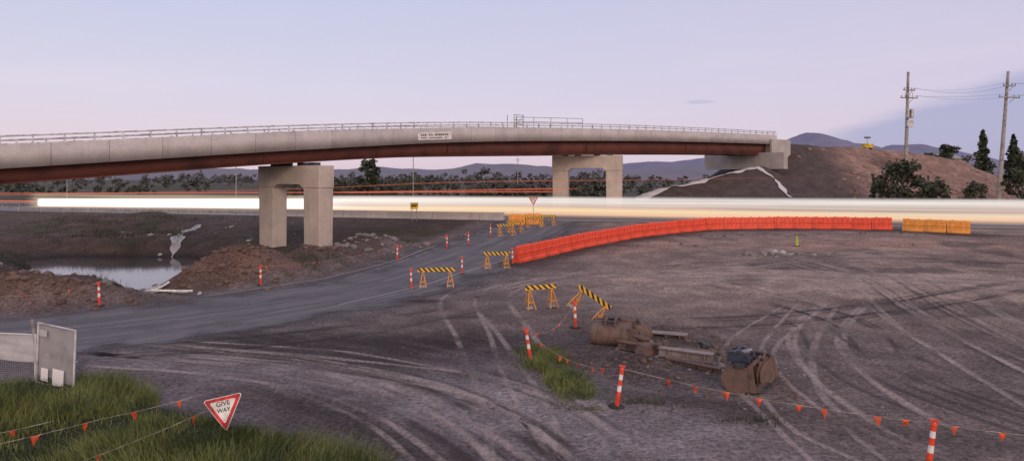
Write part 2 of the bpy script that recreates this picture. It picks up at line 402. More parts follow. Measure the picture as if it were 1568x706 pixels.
# tyre tracks: thin sheets of loosened/compacted dust laid on the dirt
def track_mat(name,col,amax):
    m,nt,b,o=newmat(name); n=N(nt)
    at=n.sep(n.node('ShaderNodeAttribute',attribute_name='uvw').outputs['Vector'])
    pos=n.node('ShaderNodeNewGeometry').outputs['Position']
    b.inputs['Base Color'].default_value=(*col,1); b.inputs['Roughness'].default_value=.95
    k=n.math('MULTIPLY',n.range(at[1],0.,.35),n.range(at[1],.65,1.,1.,0.))
    k=n.math('MULTIPLY',k,n.math('MULTIPLY',n.range(at[2],0,.15),n.range(at[2],.8,1.,1.,0.)))
    k=n.math('MULTIPLY',k,n.range(n.noise(pos,.22,3,.7),.38,.60,.12,1.))
    k=n.math('MULTIPLY',k,n.range(n.noise(pos,6.,1,.7),.35,.6,.5,1.))
    nt.links.new(n.math('MULTIPLY',k,amax),b.inputs['Alpha']); return m
TL=track_mat('track_dust_light',(.50,.415,.385),.46); TD=track_mat('track_dark',(.05,.04,.04),.5)
fams=[([(18.5,19),(21,31),(24.5,46),(22,60)],5,2.6,TL),
 ([(22,17),(25,30),(31,46)],3,3,TL),
 ([(20,17),(22,30),(27,48)],3,2.5,TD),
 ([(38,39),(23,44.5),(9.9,47),(3,45),(-3,37)],5,1.8,TL),
 ([(42,48),(27,50),(12,49),(4,44)],3,1.5,TD),
 ([(-2,36),(-9,29.5),(-18,26)],3,1.2,TD),
 ([(1.7,14),(-1.8,20.5),(-8.3,25.0),(-19,27.6)],6,1.5,TL),
 ([(3.2,14),(.4,20),(-5,25),(-16,29)],5,1.5,TD),
 ([(2.4,15),(1.0,22),(-.4,30),(-1.5,39),(.5,47)],2,.8,TL),
 ([(13,14.5),(11,20),(13,29),(20,40)],4,2.0,TL),
 ([(16,16),(14,24),(16,34),(12,44)],3,1.5,TD),
 ([(40,56),(30,55),(18,50),(8,42)],4,1.8,TL),
 ([(36,44),(24,38),(14,34),(6,33)],4,2.0,TD)]
for mt in (TL,TD):
    Vs=[];Fs=[];As=[];o_=0
    for pts,cnt,spread,mm in fams:
        if mm is not mt: continue
        for k in range(cnt):
            d=rng.normal(0,spread); wob=rng.normal(0,.35,(len(pts),2)); P=[(p[0]+d*.8+wob[q][0],p[1]+d*.5+wob[q][1]) for q,p in enumerate(pts)]
            for off in (-.95,.95):
                V,F,A=ribdata(P,rng.uniform(.25,.45),.02+.004*(k%4),.45,off,2); Vs.append(V);Fs.append(F+o_);As.append(A);o_+=len(V)
    npmesh('tyre_tracks',np.concatenate(Vs),np.concatenate(Fs),mt,True,{'uvw':np.concatenate(As)})
def wobble(t): return .7+.4*np.sin(t*17)+.25*np.sin(t*41)
ribbon('drain_liner',[(-33.5,63.5),(-35.0,69),(-37.5,76),(-38.4,82)],1.2,GEO,.08,.4,wf=wobble)
ribbon('drain_liner',[(-46,57),(-41,54.5),(-36,51),(-32.5,47.5)],1.3,GEO,.12,.4,wf=wobble)
ribbon('drain_liner',[(-23.5,43.5),(-21.8,41.0),(-20.3,39.6),(-19.3,39.8)],1.0,GEO,.13,.25,wf=wobble)
GEOL=simple('pale_drain_liner',(.54,.53,.54),.85,.6,.6,dark=(.28,.26,.26),bump=.5)
ribbon('slope_drain',[(20,108.2),(24.8,111),(34.2,117),(43.6,122.6),(45.5,123.5)],1.6,GEOL,.16,.4,wf=wobble)
ribbon('slope_drain',[(45.5,123.8),(47,120),(47.2,114),(48.4,108)],1.1,GEOL,.18,.4,wf=wobble)
m,nt,b,o=newmat('pond_water'); n=N(nt); pos=n.node('ShaderNodeNewGeometry').outputs['Position']
b.inputs['Base Color'].default_value=(.07,.06,.06,1); b.inputs['Roughness'].default_value=.08; b.inputs['IOR'].default_value=1.5
nt.links.new(n.bump(n.noise(pos,3,3),.06,.02),b.inputs['Normal'])
mb=MB(); k=40; vs=[(-36+19*math.cos(2*math.pi*i/k),60+15*math.sin(2*math.pi*i/k),-1.15) for i in range(k)]
mb.add(vs,[tuple(range(k))],m); mb.obj('pond_water')
# ------------------------------------------------------------------ bridge
BP=resample([(-75,12,4.6),(-55,33.5,7.5),(-38.5,50.2,9.45),(-21,66,11.5),(-5.5,83,13.2),(15,100.5,14.3),(33,115.5,14.9),(52,131,15.3)],1.0)
BT,BN,BL=frames(BP)
bridge=empty('road_overpass_bridge')
def sweep(name,prof,mat,i0=0,i1=None,gd=None):
    P=BP[i0:i1];Nn=BN[i0:i1];L=BL[i0:i1]; k=len(prof); V=[];A=[]
    for q,(o_,z_) in enumerate(prof):
        zz=z_ if not callable(z_) else z_(P)
        V.append(np.stack([P[:,0]+Nn[:,0]*o_,P[:,1]+Nn[:,1]*o_,P[:,2]+zz],1)); A.append(np.stack([L/50,np.full(len(L),q/k),L*0,L*0+1],1))
    n_=len(P); V=np.concatenate(V); A=np.concatenate(A); idx=np.arange(n_-1); F=[]
    for q in range(k):
        r=(q+1)%k; F.append(np.stack([q*n_+idx,r*n_+idx,r*n_+idx+1,q*n_+idx+1],1))
    o=npmesh(name,V,np.concatenate(F),mat,False,{'uvw':A}); o.parent=bridge; return o
def gdepth(P): return 1.35+.75*S(60,100,P[:,1])
sweep('deck_and_parapet',[(0,0),(.32,0),(.45,-1.05),(9.55,-1.05),(9.68,0),(10,0),(10,-1.8),(9.2,-1.62),(.8,-1.62),(.05,-1.8)],CONCJ)
for a_,b_ in((1.2,3.8),(6.2,8.8)):
    gb=lambda P:-1.6-gdepth(P); gb2=lambda P:-1.64-gdepth(P)+.08
    sweep('steel_girder',[(a_,-1.6),(b_,-1.6),(b_-.3,gb),(a_+.3,gb)],RUST)
    sweep('girder_flange',[(a_+.12,gb2),(b_-.12,gb2),(b_-.12,lambda P:-1.66-gdepth(P)),(a_+.12,lambda P:-1.66-gdepth(P))],RUST)
mb=MB()
for i in range(0,len(BP),24):
    p=BP[i]; g=float(gdepth(BP[i:i+1])[0]); nn=BN[i]; ang=math.atan2(BT[i][1],BT[i][0])
    mb.box((p[0]+nn[0]*1.30,p[1]+nn[1]*1.30,p[2]-1.62-g/2),(.04,.16,g*.9),RUST,ang)
mb.obj('girder_stiffeners',parent=bridge)
mb=MB()
for side in (.17,9.83):
    prev=None
    for i in range(0,len(BP),1):
        p=BP[i]+np.array([BN[i][0]*side,BN[i][1]*side,0])
        if i%2==0:
            mb.box((p[0],p[1],p[2]+.32),(.12,.16,.66),RAIL,math.atan2(BT[i][1],BT[i][0]),top=(.8,.6))
        if prev is not None and i%2==0 or i==len(BP)-1:
            for hz in (.34,.66):
                mb.tube((prev[0],prev[1],prev[2]+hz),(p[0],p[1],p[2]+hz),.07,RAIL,n=6)
        if i%2==0: prev=p
mb.obj('bridge_rail',parent=bridge)
def pier(name,A,B,ztop,ch,colw,colt):
    A=Vector(A);B=Vector(B); d=(B-A).normalized(); ang=math.atan2(d.y,d.x); mid=(A+B)/2; Lh=(B-A).length+colw
    e=empty(name,(mid.x,mid.y,0)); mb=MB()
    prof=[(-Lh/2,ztop),(Lh/2,ztop),(Lh/2,ztop-ch),(Lh/2-colw-.1,ztop-ch),(Lh/2-colw-.5,ztop-ch+.35),(-Lh/2+colw+.5,ztop-ch+.35),(-Lh/2+colw+.1,ztop-ch),(-Lh/2,ztop-ch)]
    nrm=Vector((-d.y,d.x))
    def fn(p,t): return (d.x*p[0]+nrm.x*t,d.y*p[0]+nrm.y*t,p[1])
    mb.poly_extrude(prof,-colt/2,colt/2,fn,CONCP)
    h=mb.obj('headstock',parent=e,bevel=.06)
    mb=MB()
    for P in (A,B):
        zb=min(H(P.x+dx,P.y+dy) for dx in(-2,0,2) for dy in(-2,0,2))-.6; q=P-mid
        hh=ztop-ch-zb-.003
        mb.box((q.x,q.y,zb+hh/2),(colw*.92,colt*.9,hh),CONCP,ang,top=(1.04,1.06))
    mb.obj('columns',parent=e,bevel=.08)
    mb=MB()
    for t in (.08,.32,.68,.92):
        q=(A-mid)*(1-t)+(B-mid)*t; mb.box((q.x,q.y,ztop+.16),(.9,.8,.32),DSTEEL,ang)
    mb.obj('bearings',parent=e)
pier('bridge_pier',(-19.5,67.2,0),(-25.5,71.2,0),8.2,2.25,2.5,1.9)
pier('bridge_pier',(15.6,101.8,0),(7.6,103.6,0),10.35,2.3,2.5,1.9)
ab=MB(); e0=BP[-1]; t0=BT[-1]; n0=BN[-1]; ang=math.atan2(n0[1],n0[0])
cx,cy=e0[0]-t0[0]*3.5+n0[0]*5,e0[1]-t0[1]*3.5+n0[1]*5
ab.box((cx,cy,10.2),(17.5,1.4,3.2),CONC,ang)
ab.box((cx+t0[0]*2.4,cy+t0[1]*2.4,12.4),(10.6,1.6,2.6),CONC,ang)
for sd in (-.3,10.3):
    ab.box((e0[0]+t0[0]*.8+n0[0]*sd,e0[1]+t0[1]*.8+n0[1]*sd,12.5),(.45,7.0,3.9),CONC,ang)
ab.obj('bridge_abutment',bevel=.05)
def at_bridge(x): return int(np.argmin(np.abs(BP[:,0]-x)))
ib=at_bridge(-8.9); p=BP[ib]; aB=math.atan2(BT[ib][1],BT[ib][0]); sl=math.atan((BP[ib+3][2]-BP[ib-3][2])/6)
ban=MB(); ban.box((0,0,0),(5.2,.05,.9),WHITE)
for k,(zz,cnt,hh) in enumerate(((.14,14,.24),(-.22,17,.13))):
    for q in range(cnt):
        if random.random()<.12: continue
        ban.box((-2.2+q*4.4/cnt+.1,-.04,zz),(4.4/cnt*random.uniform(.5,.72),.02,hh),DSTEEL)
o=ban.obj('banner_sign'); o.location=(p[0]-BN[ib][0]*.06,p[1]-BN[ib][1]*.06,p[2]-.95); o.rotation_euler=(0,-sl,aB)
sc=MB(); i0=at_bridge(1.2);i1=at_bridge(12.5)
for i in range(i0,i1+1,3):
    q=BP[i]+np.array([BN[i][0]*1.2,BN[i][1]*1.2,0]); sc.tube(q-np.array([0,0,1.0]),q+np.array([0,0,1.55]),.045,STEEL,n=6)
    if i+3<=i1:
        r=BP[i+3]+np.array([BN[i+3][0]*1.2,BN[i+3][1]*1.2,0])
        for hz in (.9,1.5): sc.tube(q+np.array([0,0,hz]),r+np.array([0,0,hz]),.035,STEEL,n=6)
for dx in (0,1.1):
    for dn in (1.6,3):
        q=BP[i0-0]+np.array([BT[i0][0]*dx*1.5+BN[i0][0]*dn,BT[i0][1]*dx*1.5+BN[i0][1]*dn,0]); sc.tube(q-np.array([0,0,1]),q+np.array([0,0,1.9]),.05,STEEL,n=6)
q=BP[i0]+np.array([BN[i0][0]*1.6,BN[i0][1]*1.6,0]); r=q+np.array([BT[i0][0]*1.65,BT[i0][1]*1.65,0])
for hz in (.6,1.2,1.85): sc.tube(q+np.array([0,0,hz]),r+np.array([0,0,hz]),.04,STEEL,n=6)
sc.tube(q,r+np.array([0,0,1.8]),.035,STEEL,n=6)
sc.obj('scaffold_tower')
# ------------------------------------------------------------------ concrete + steel highway barriers
def jersey(name,pts,zb,step=3.,h=.85):
    P=resample(pts,step);e=empty(name);mb=MB()
    for a_,b_ in zip(P[:-1],P[1:]):
        d=b_[:2]-a_[:2];L=np.linalg.norm(d)-.05;d/=np.linalg.norm(d);nn=np.array([-d[1],d[0]]);c=(a_+b_)/2
        prof=[(-.3,0),(.3,0),(.27,.12),(.12,.38),(.09,h),(-.09,h),(-.12,.38),(-.27,.12)]
        def fn(p,t): return (c[0]+nn[0]*p[0]+d[0]*t,c[1]+nn[1]*p[0]+d[1]*t,zb+p[1])
        mb.poly_extrude(prof,-L/2,L/2,fn,CONC)
    mb.obj('units',parent=e)
jersey('concrete_barrier',[(x,float(yc(x))-7.9) for x in (-34,-20,-8,-1)],1.46,h=1.0)
jersey('concrete_barrier',[(x,float(yc(x))+7.9) for x in (-20,10,40,80,120)],1.46)
def guard_rail(name,pts,zb):
    P=resample(pts,4.);mb=MB()
    for a_,b_ in zip(P[:-1],P[1:]):
        mb.box((a_[0],a_[1],zb+.35),(.12,.12,.75),STEEL)
        d=b_[:2]-a_[:2];ang=math.atan2(d[1],d[0]);c=(a_+b_)/2
        for dz in (.5,.66): mb.box((c[0],c[1],zb+dz),(np.linalg.norm(d),.09,.12),STEEL,ang)
    mb.obj(name)
guard_rail('guard_rail',[(x,float(yc(x))+8.2) for x in (-130,-80,-50,-22)],1.46)
guard_rail('guard_rail',[(x,float(yc(x))-8.3) for x in (-110,-80,-50,-36)],1.46)
# ------------------------------------------------------------------ long-exposure light trails along the highway
def trail_mat(name,stops,strength,alpha,fine=9.,fin=.012,fout=.97,lo=.35):
    m=bpy.data.materials.new(name); m.use_nodes=True; nt=m.node_tree; nt.nodes.clear(); n=N(nt)
    out=n.node('ShaderNodeOutputMaterial'); at=n.sep(n.node('ShaderNodeAttribute',attribute_name='uvw').outputs['Vector'])
    st=n.noise(n.comb(n.math('MULTIPLY',at[2],3.),n.math('MULTIPLY',at[1],fine)),1.,4,.65)
    v=n.math('ADD',at[1],n.math('MULTIPLY',n.math('SUBTRACT',st,.5),.22))
    em=n.node('ShaderNodeEmission'); nt.links.new(n.ramp(v,stops),em.inputs[0])
    ed=n.math('MULTIPLY',n.range(at[1],0,.22),n.range(at[1],.86,1,1.,0.))
    en=n.math('MULTIPLY',n.range(at[2],0,fin),n.range(at[2],fout,1,1.,0.))
    k=n.math('MULTIPLY',n.math('MULTIPLY',ed,en),n.range(st,.33,.6,lo,1.))
    em.inputs[1].default_value=strength
    tr=n.node('ShaderNodeBsdfTransparent'); mx=n.node('ShaderNodeMixShader')
    nt.links.new(n.math('MULTIPLY',k,alpha),mx.inputs[0]); nt.links.new(tr.outputs[0],mx.inputs[1]); nt.links.new(em.outputs[0],mx.inputs[2])
    nt.links.new(mx.outputs[0],out.inputs[0]); return m
TR=empty('light_trail')
def sheet(name,x0,x1,off,z0,z1,mat,z0b=None,z1b=None):
    n_=120; x=np.linspace(x0,x1,n_); y=yc(x)+off; t=np.linspace(0,1,n_)
    zb0=z0+t*(0 if z0b is None else (z0b-z0)); zb1=z1+t*(0 if z1b is None else (z1b-z1))
    V=[];A=[];K=6
    for j in range(K+1):
        q=j/K; V.append(np.stack([x,y,1.5+zb0+(zb1-zb0)*q],1)); A.append(np.stack([x/50,x*0+q,t,x*0+1],1))
    i=np.arange(n_-1);F=[np.stack([j*n_+i,j*n_+i+1,(j+1)*n_+i+1,(j+1)*n_+i],1) for j in range(K)]
    o=npmesh(name,np.concatenate(V),np.concatenate(F),mat,True,{'uvw':np.concatenate(A)}); o.parent=TR; return o
W1=(1,.95,.88)
sheet('headlight_core',-81,16,-3.2,.5,1.95,trail_mat('trail_white',[(0,(1,.85,.62)),(.3,W1),(1,(1,.92,.80))],1.9,1.,3,.01,.45,.9),.75,2.9)
sheet('headlight_halo',-84,30,-2.9,-.1,2.9,trail_mat('trail_halo',[(0,(.9,.55,.32)),(.5,(1,.82,.62)),(1,(.9,.62,.42))],.85,.5,7,.03,.4),.3,3.2)
sheet('vehicle_smear',-40,110,-3.4,.1,2.9,trail_mat('trail_smear',[(0,(.62,.40,.34)),(.22,(1,.64,.40)),(.36,(1,.80,.62)),(.50,(.70,.52,.46)),(.62,(.84,.70,.62)),(.78,(1,.92,.86)),(1,(.82,.74,.72))],.97,.94,16,.12,.98,.65),-.1,3.4)
sheet('yellow_streak',-30,70,-3.9,.9,1.8,trail_mat('trail_yellow',[(0,(1,.55,.16)),(.5,(1,.78,.42)),(1,(1,.62,.25))],1.0,.65,8,.3,.4),.7,1.3)
redst=[(0,(1,.10,.04)),(.5,(1,.28,.16)),(1,(1,.12,.05))]
tl=trail_mat('trail_red',redst,1.1,.8,3)
sheet('tail_light_streak',-110,30,3.1,1.0,1.3,tl); sheet('tail_light_streak',-110,8,3.1,2.35,2.5,tl,3.4,3.55)
def tubeTrail(pts,r,mat):
    P=resample(pts,2.);n_=len(P);V=[];A=[];t=np.linspace(0,1,n_)
    for j in range(3): V.append(P+np.array([0,0,(j-1)*r])); A.append(np.stack([t,t*0+(.1,.5,.75)[j],t,t*0+1],1))
    i=np.arange(n_-1);F=[np.stack([j*n_+i,j*n_+i+1,(j+1)*n_+i+1,(j+1)*n_+i],1) for j in range(2)]
    o=npmesh('truck_marker_streak',np.concatenate(V),np.concatenate(F),mat,True,{'uvw':np.concatenate(A)}); o.parent=TR
tubeTrail([(-100,125,3.6),(-40,108,5.0),(-8,99,6.3),(21,91.5,6.7),(46,84,7.3)],.06,trail_mat('trail_red_thin',redst,.8,.5,2,.02,.7))
tubeTrail([(-28,105,4.6),(-6,99,5.1),(12,94,5.5)],.14,trail_mat('trail_red_wide',redst,.8,.5,2,.1,.8))
# ------------------------------------------------------------------ plastic water barriers
def wb_unit(mat,L=1.95):
    mb=MB(); hT=1.3
    prof=[(-.30,0.02),(.30,0.02),(.30,.22),(.20,.34),(.17,.62),(.21,.68),(.21,.76),(.15,.84),(.12,1.24),(.07,hT),(-.07,hT),(-.12,1.24),(-.15,.84),(-.21,.76),(-.21,.68),(-.17,.62),(-.20,.34),(-.30,.22)]
    mb.poly_extrude(prof,-L/2,L/2,lambda p,t:(t,p[0],p[1]),mat)
    for xx in (-.7,-.23,.23,.7):
        for sy in (-1,1): mb.box((xx,sy*.165,1.0),(.10,.07,.36),mat,top=(.8,.6)); mb.box((xx,sy*.2,.48),(.13,.07,.26),mat)
    for xx in (-.5,.5): mb.box((xx,0,hT+.03),(.16,.1,.06),mat)
    me=mb.obj('tmp_unit'); d=me.data; bpy.data.objects.remove(me); return d
UO=wb_unit(ORANGE); UY=wb_unit(AMBER)
def wb_row(name,pts,data,step=2.0):
    P=resample(pts,.1); L=np.concatenate([[0],np.cumsum(np.linalg.norm(np.diff(P[:,:2],axis=0),axis=1))]); e=empty(name)
    n_=int(L[-1]/step)
    for k in range(n_):
        a_=np.array([np.interp(k*step,L,P[:,c]) for c in(0,1)]);b_=np.array([np.interp((k+1)*step,L,P[:,c]) for c in(0,1)])
        c=(a_+b_)/2; o=bpy.data.objects.new('barrier_unit',data); COL.objects.link(o); o.parent=e
        za,zb=H(*a_),H(*b_)
        o.location=(c[0],c[1],(za+zb)/2+random.uniform(-.05,.02)); o.rotation_euler=(random.uniform(-.03,.03),-math.atan2(zb-za,step)+random.uniform(-.02,.02),math.atan2(b_[1]-a_[1],b_[0]-a_[0])+random.uniform(-.05,.05))
wb_row('orange_water_barrier_row',BARR[:7],UO)
wb_row('amber_water_barrier_row',[(41.6,71.1),(44.5,68.5),(47.8,66.6)],UY)
wb_row('amber_water_barrier_row',[(-.4,80.5),(2.0,80.3),(4.6,81.0)],UY)
# ------------------------------------------------------------------ bollards
def bollard_mesh():
    mb=MB()
    mb.tube((0,0,0),(0,0,.07),.27,BLACKR,.24,8)
    segs=[(.07,.50,RED),(.50,.68,WHITE),(.68,.86,RED),(.86,1.02,WHITE),(1.02,1.16,RED)]
    for a_,b_,m_ in segs: mb.tube((0,0,a_),(0,0,b_),.058+(1.2-a_)*.012,m_,.058+(1.2-b_)*.012,12)
    mb.tube((0,0,1.16),(0,0,1.20),.075,RED,.07,12); mb.tube((0,0,1.20),(0,0,1.24),.045,RED,.03,10)
    mb.box((0,0,1.27),(.2,.05,.05),RED)
    o=mb.obj('t',smooth=False); d=o.data; bpy.data.objects.remove(o); return d
BD=bollard_mesh(); tops={}
def bollard(key,x,y,ty=0,tx=0,s=1.):
    o=bpy.data.objects.new('traffic_bollard',BD); COL.objects.link(o); o.location=(x,y,H(x,y)-.02); o.rotation_euler=(tx,ty,random.random()*.4-.2); o.scale=(s,)*3
    R=Matrix.Rotation(ty,3,'Y')@Matrix.Rotation(tx,3,'X'); tops[key]=Vector(o.location)+R@Vector((0,0,1.2*s))
for k,x,y,ty in (('a',3.2,20.4,.14),('b',.72,25.5,-.15),('c',2.95,31,-.03),('d',9.9,15.9,.12),('e',-16.2,43,0),('f',-9.3,54,0.03),('g',-5.9,60.5,0),('h',-4.1,62.5,.02),('i',.05,51.6,-.02),
    ('j',-3.55,47.4,0),('k',-6.35,42.1,-.02),('l',-22.0,35.6,-.04),('m',14.6,14.7,0),('n',-27.5,33.0,.05),('o',-2.2,68.5,0)): bollard(k,x,y,ty)
def bunting(pts,sp,sag=.12,fs=.22,name='flag_bunting',skip=.12):
    mb=MB()
    for A,B in zip(pts[:-1],pts[1:]):
        A=Vector(A);B=Vector(B);L=(B-A).length;K=14;Q=[]
        for i in range(K+1):
            t=i/K; p=A.lerp(B,t); p.z-=sag*4*t*(1-t)*min(1,L/6); Q.append(p)
        for a_,b_ in zip(Q[:-1],Q[1:]): mb.tube(a_,b_,.006,ROPE,n=4)
        d=(B-A).normalized(); nn=int(L/sp)
        for k in range(nn):
            t=(k+.5+random.uniform(-.22,.22))/nn
            if random.random()<skip: continue
            i=min(K-1,int(t*K)); p=Q[i].lerp(Q[i+1],t*K-i)
            w=fs*.5*random.uniform(.8,1.1); sw=Vector((random.uniform(-.05,.05),random.uniform(-.09,.09),0)); perp=Vector((-d.y,d.x,0))*random.uniform(-.9,.9)
            dd=(d+perp).normalized()
            a1=p-dd*w;b1=p+dd*w;c1=p+sw+Vector((0,0,-fs*random.uniform(.95,1.1))); md=(a1+b1+c1)/3+Vector((0,-.02,0))
            mb.add([a1,b1,c1,md],[(0,1,3),(1,2,3),(2,0,3)],FLAG)
    mb.obj(name)
T=tops
bunting([T['b'],T['a']],.62,.45,.18,skip=.0); bunting([T['a'],T['d'],T['m']],.85,.16,.22,skip=.1)
bunting([T['c'],T['b']],.75,.6,.15)
bunting([T['e'],T['f'],T['g'],T['h'],T['o']],.9,.3,.18); bunting([T['k'],T['j'],T['i']],3,.2,.12)
bunting([T['n'],T['l']],1.5,.3,.18)
bunting([(-13.2,13.9,.95),(-10.0,16.3,1.12),(-8.1,17.9,1.25)],.98,.08,.22,skip=0)
bunting([(-9.9,14.0,.75),(-7.75,17.6,1.0)],1.5,.1,.2,skip=0)
bunting([(-13.6,15.6,.75),(-11.6,16.9,.85)],1.0,.1,.18,skip=0)
# ------------------------------------------------------------------ barricade boards
simple_sand=simple('sandbag',(.38,.33,.30),.9,6,.4)
def barricade(x,y,rot,w=2.3,roll=0.,zoff=0,h=1.25):
    e=empty('striped_barricade',(x,y,H(x,y)+zoff)); e.rotation_euler=(random.uniform(-.03,.03),roll+random.uniform(-.03,.03),rot)
    mb=MB(); mb.box((0,-.06,h-.12),(w,.035,.24),STRIPE); mb.obj('board',parent=e)
    mb=MB()
    for sx in (-w*.36,w*.36):
        for sy in (-1,1):
            for s2 in (-.17,.17):
                mb.tube((sx,sy*.02,h-.1),(sx+s2*1.3,sy*.42,0),.034,WOODO,n=4)
        mb.box((sx,0,.38),(.05,.62,.07),WOODO); mb.box((sx,-.3,.4),(.36,.04,.06),WOODO); mb.box((sx,.3,.4),(.36,.04,.06),WOODO)
        mb.box((sx,0,.08),(.4,.33,.11),simple_sand,top=(.8,.7))
    mb.obj('trestle_legs',parent=e)
barricade(-4.8,42.6,.10,2.4); barricade(-1.15,49.6,.2,2.0); barricade(1.55,35.8,.28,1.75); 
barricade(3.55,33.4,-.35,1.9,.55,.1)
barricade(-.6,69.5,.3,2.0); barricade(.3,72.5,.4,2.0); barricade(2.6,77.3,.2,2.2); barricade(4.2,79.0,.2,2.0)
# ------------------------------------------------------------------ signs
SIGNR=simple('sign_red',(.70,.02,.03),.35,3,.1); SIGNBK=simple('sign_black',(.01,.01,.01),.4,3,.0)
def rtri(R,r,k=7):
    pts=[]
    for c in (210,330,90):
        c=math.radians(c+180); cx,cz=(R-2*r)*math.cos(c),(R-2*r)*math.sin(c)
        for i in range(k+1):
            a_=c-math.radians(60)+math.radians(120)*i/k; pts.append((cx+r*math.cos(a_),cz+r*math.sin(a_)))
    return pts
def giveway(name,loc,side,roll,yaw,tilt,post):
    e=empty(name,loc); e.rotation_euler=(tilt,roll,yaw); R=side/math.sqrt(3)
    mb=MB(); 
    mb.poly_extrude(rtri(R*1.05,.05),0,.02,lambda p,t:(p[0],t,p[1]),WHITE)
    mb.poly_extrude(rtri(R*1.0,.045),-.008,-.004,lambda p,t:(p[0],t,p[1]),SIGNR)
    mb.poly_extrude(rtri(R*.70,.03),-.014,-.010,lambda p,t:(p[0],t,p[1]),WHITE)
    mb.obj('sign_plate',parent=e)
    for txt,zz,sz in (('GIVE',.12*side,.15*side),('WAY',-.05*side,.13*side)):
        cu=bpy.data.curves.new('lettering','FONT'); cu.body=txt; cu.size=sz*1.15; cu.align_x='CENTER'; cu.align_y='CENTER'; cu.offset=.003*side; cu.extrude=.001
        o=bpy.data.objects.new('lettering',cu); COL.objects.link(o); o.parent=e; o.location=(0,-.018,zz); o.rotation_euler=(math.pi/2,0,0); cu.materials.append(SIGNBK)
    mb=MB(); mb.tube((0,.05,R*.45),(0,.05,-post),.03,STEEL,n=8); mb.box((0,.03,0),(.3,.02,.05),STEEL); mb.box((0,.03,.15),(.4,.02,.05),STEEL); mb.obj('post',parent=e)
giveway('give_way_sign',(-7.56,17.5,.96),.98,-.20,.12,-.28,.75)
giveway('give_way_sign',(2.55,79.5,4.35),1.15,0,.1,0,3.2)
def warn_sign(x,y,zc,w,h,mat):
    mb=MB(); z0=H(x,y); mb.box((x,y,zc),(w,.04,h),mat); mb.tube((x-w*.3,y+.05,z0-.2),(x-w*.3,y+.05,zc+h*.4),.04,STEEL); mb.tube((x+w*.3,y+.05,z0-.2),(x+w*.3,y+.05,zc+h*.4),.04,STEEL)
    mb.box((x,y-.03,zc),(w*.6,.02,h*.25),SIGNBK); return mb.obj('warning_sign')
warn_sign(-12.6,86.0,3.35,1.0,.8,YEL)
warn_sign(46.5,90.5,5.2,.45,1.5,CLAY)
# ------------------------------------------------------------------ temporary fence with shade cloth
def fence_panel(name,A,B,h,cloth,cm=None,ry=.02):
    A=Vector(A);B=Vector(B);d=B-A;L=d.length;ang=math.atan2(d.y,d.x)
    e=empty(name,(A.x,A.y,H(A.x,A.y)-.02)); e.rotation_euler=(random.uniform(-.03,.03),ry,ang); mb=MB()
    for x in (0,L): mb.tube((x,-.09,0),(x,-.09,h),.03,RAIL)
    for z in (.10,h-.01): mb.tube((0,-.09,z),(L,-.09,z),.025,RAIL,n=6)
    mb.tube((0,0,h*.5),(L,0,h*.5),.02,RAIL,n=6)
    for x in (0,L): mb.box((x,0,.05),(.2,.5,.1),BLACKR)
    mb.obj('frame',parent=e)
    mb=MB(); mb.add([(0,.0,.12),(L,.0,.12),(L,.0,h-.02),(0,.0,h-.02)],[(0,1,2,3)],WIRE); mb.obj('wire_mesh',parent=e)
    if cloth:
        n_=24;vs=[];fs=[]
        for j in range(13):
            for i in range(n_+1):
                t=i/n_;q=j/12; vs.append((t*L,-.04-.02*math.sin(t*14+q*4)*(1-abs(2*q-1))-.01*math.sin(q*23+t*7),cloth[0]*h+q*(cloth[1]-cloth[0])*h+(.05*math.sin(t*5+.6) if j==0 else .02*math.sin(t*9) if j==12 else 0)))
        for j in range(12):
            for i in range(n_): a_=j*(n_+1)+i; fs.append((a_,a_+1,a_+n_+2,a_+n_+1))
        mb=MB(); mb.add(vs,fs,cm or SHADE); mb.obj('shade_cloth',parent=e,smooth=True)
    return e
e=fence_panel('temporary_fence',(-15.45,21.8),(-13.85,21.2),2.05,(.14,.985),ry=.07)
NOTE=simple('white_notice',(.82,.82,.84),.5,2,.0)
mb=MB(); mb.box((.42,-.13,.42),(.32,.01,.42),NOTE); mb.box((1.05,-.13,.40),(.5,.01,.58),NOTE); mb.box((.3,-.13,1.75),(.34,.01,.2),SHADE2); mb.obj('notices',parent=e)
fence_panel('temporary_fence',(-18.9,22.6),(-15.6,21.95),1.75,(.5,.99),SHADE2,-.01)
fence_panel('temporary_fence',(-22.3,22.9),(-19.0,22.6),1.75,(.5,.99),SHADE2,-.01)
mb=MB(); mb.tube((-15.5,22.0,0),(-15.75,21.9,2.35),.045,POLE); mb.tube((-15.0,21.8,0.2),(-15.6,22.0,2.1),.03,STEEL); mb.obj('fence_post')
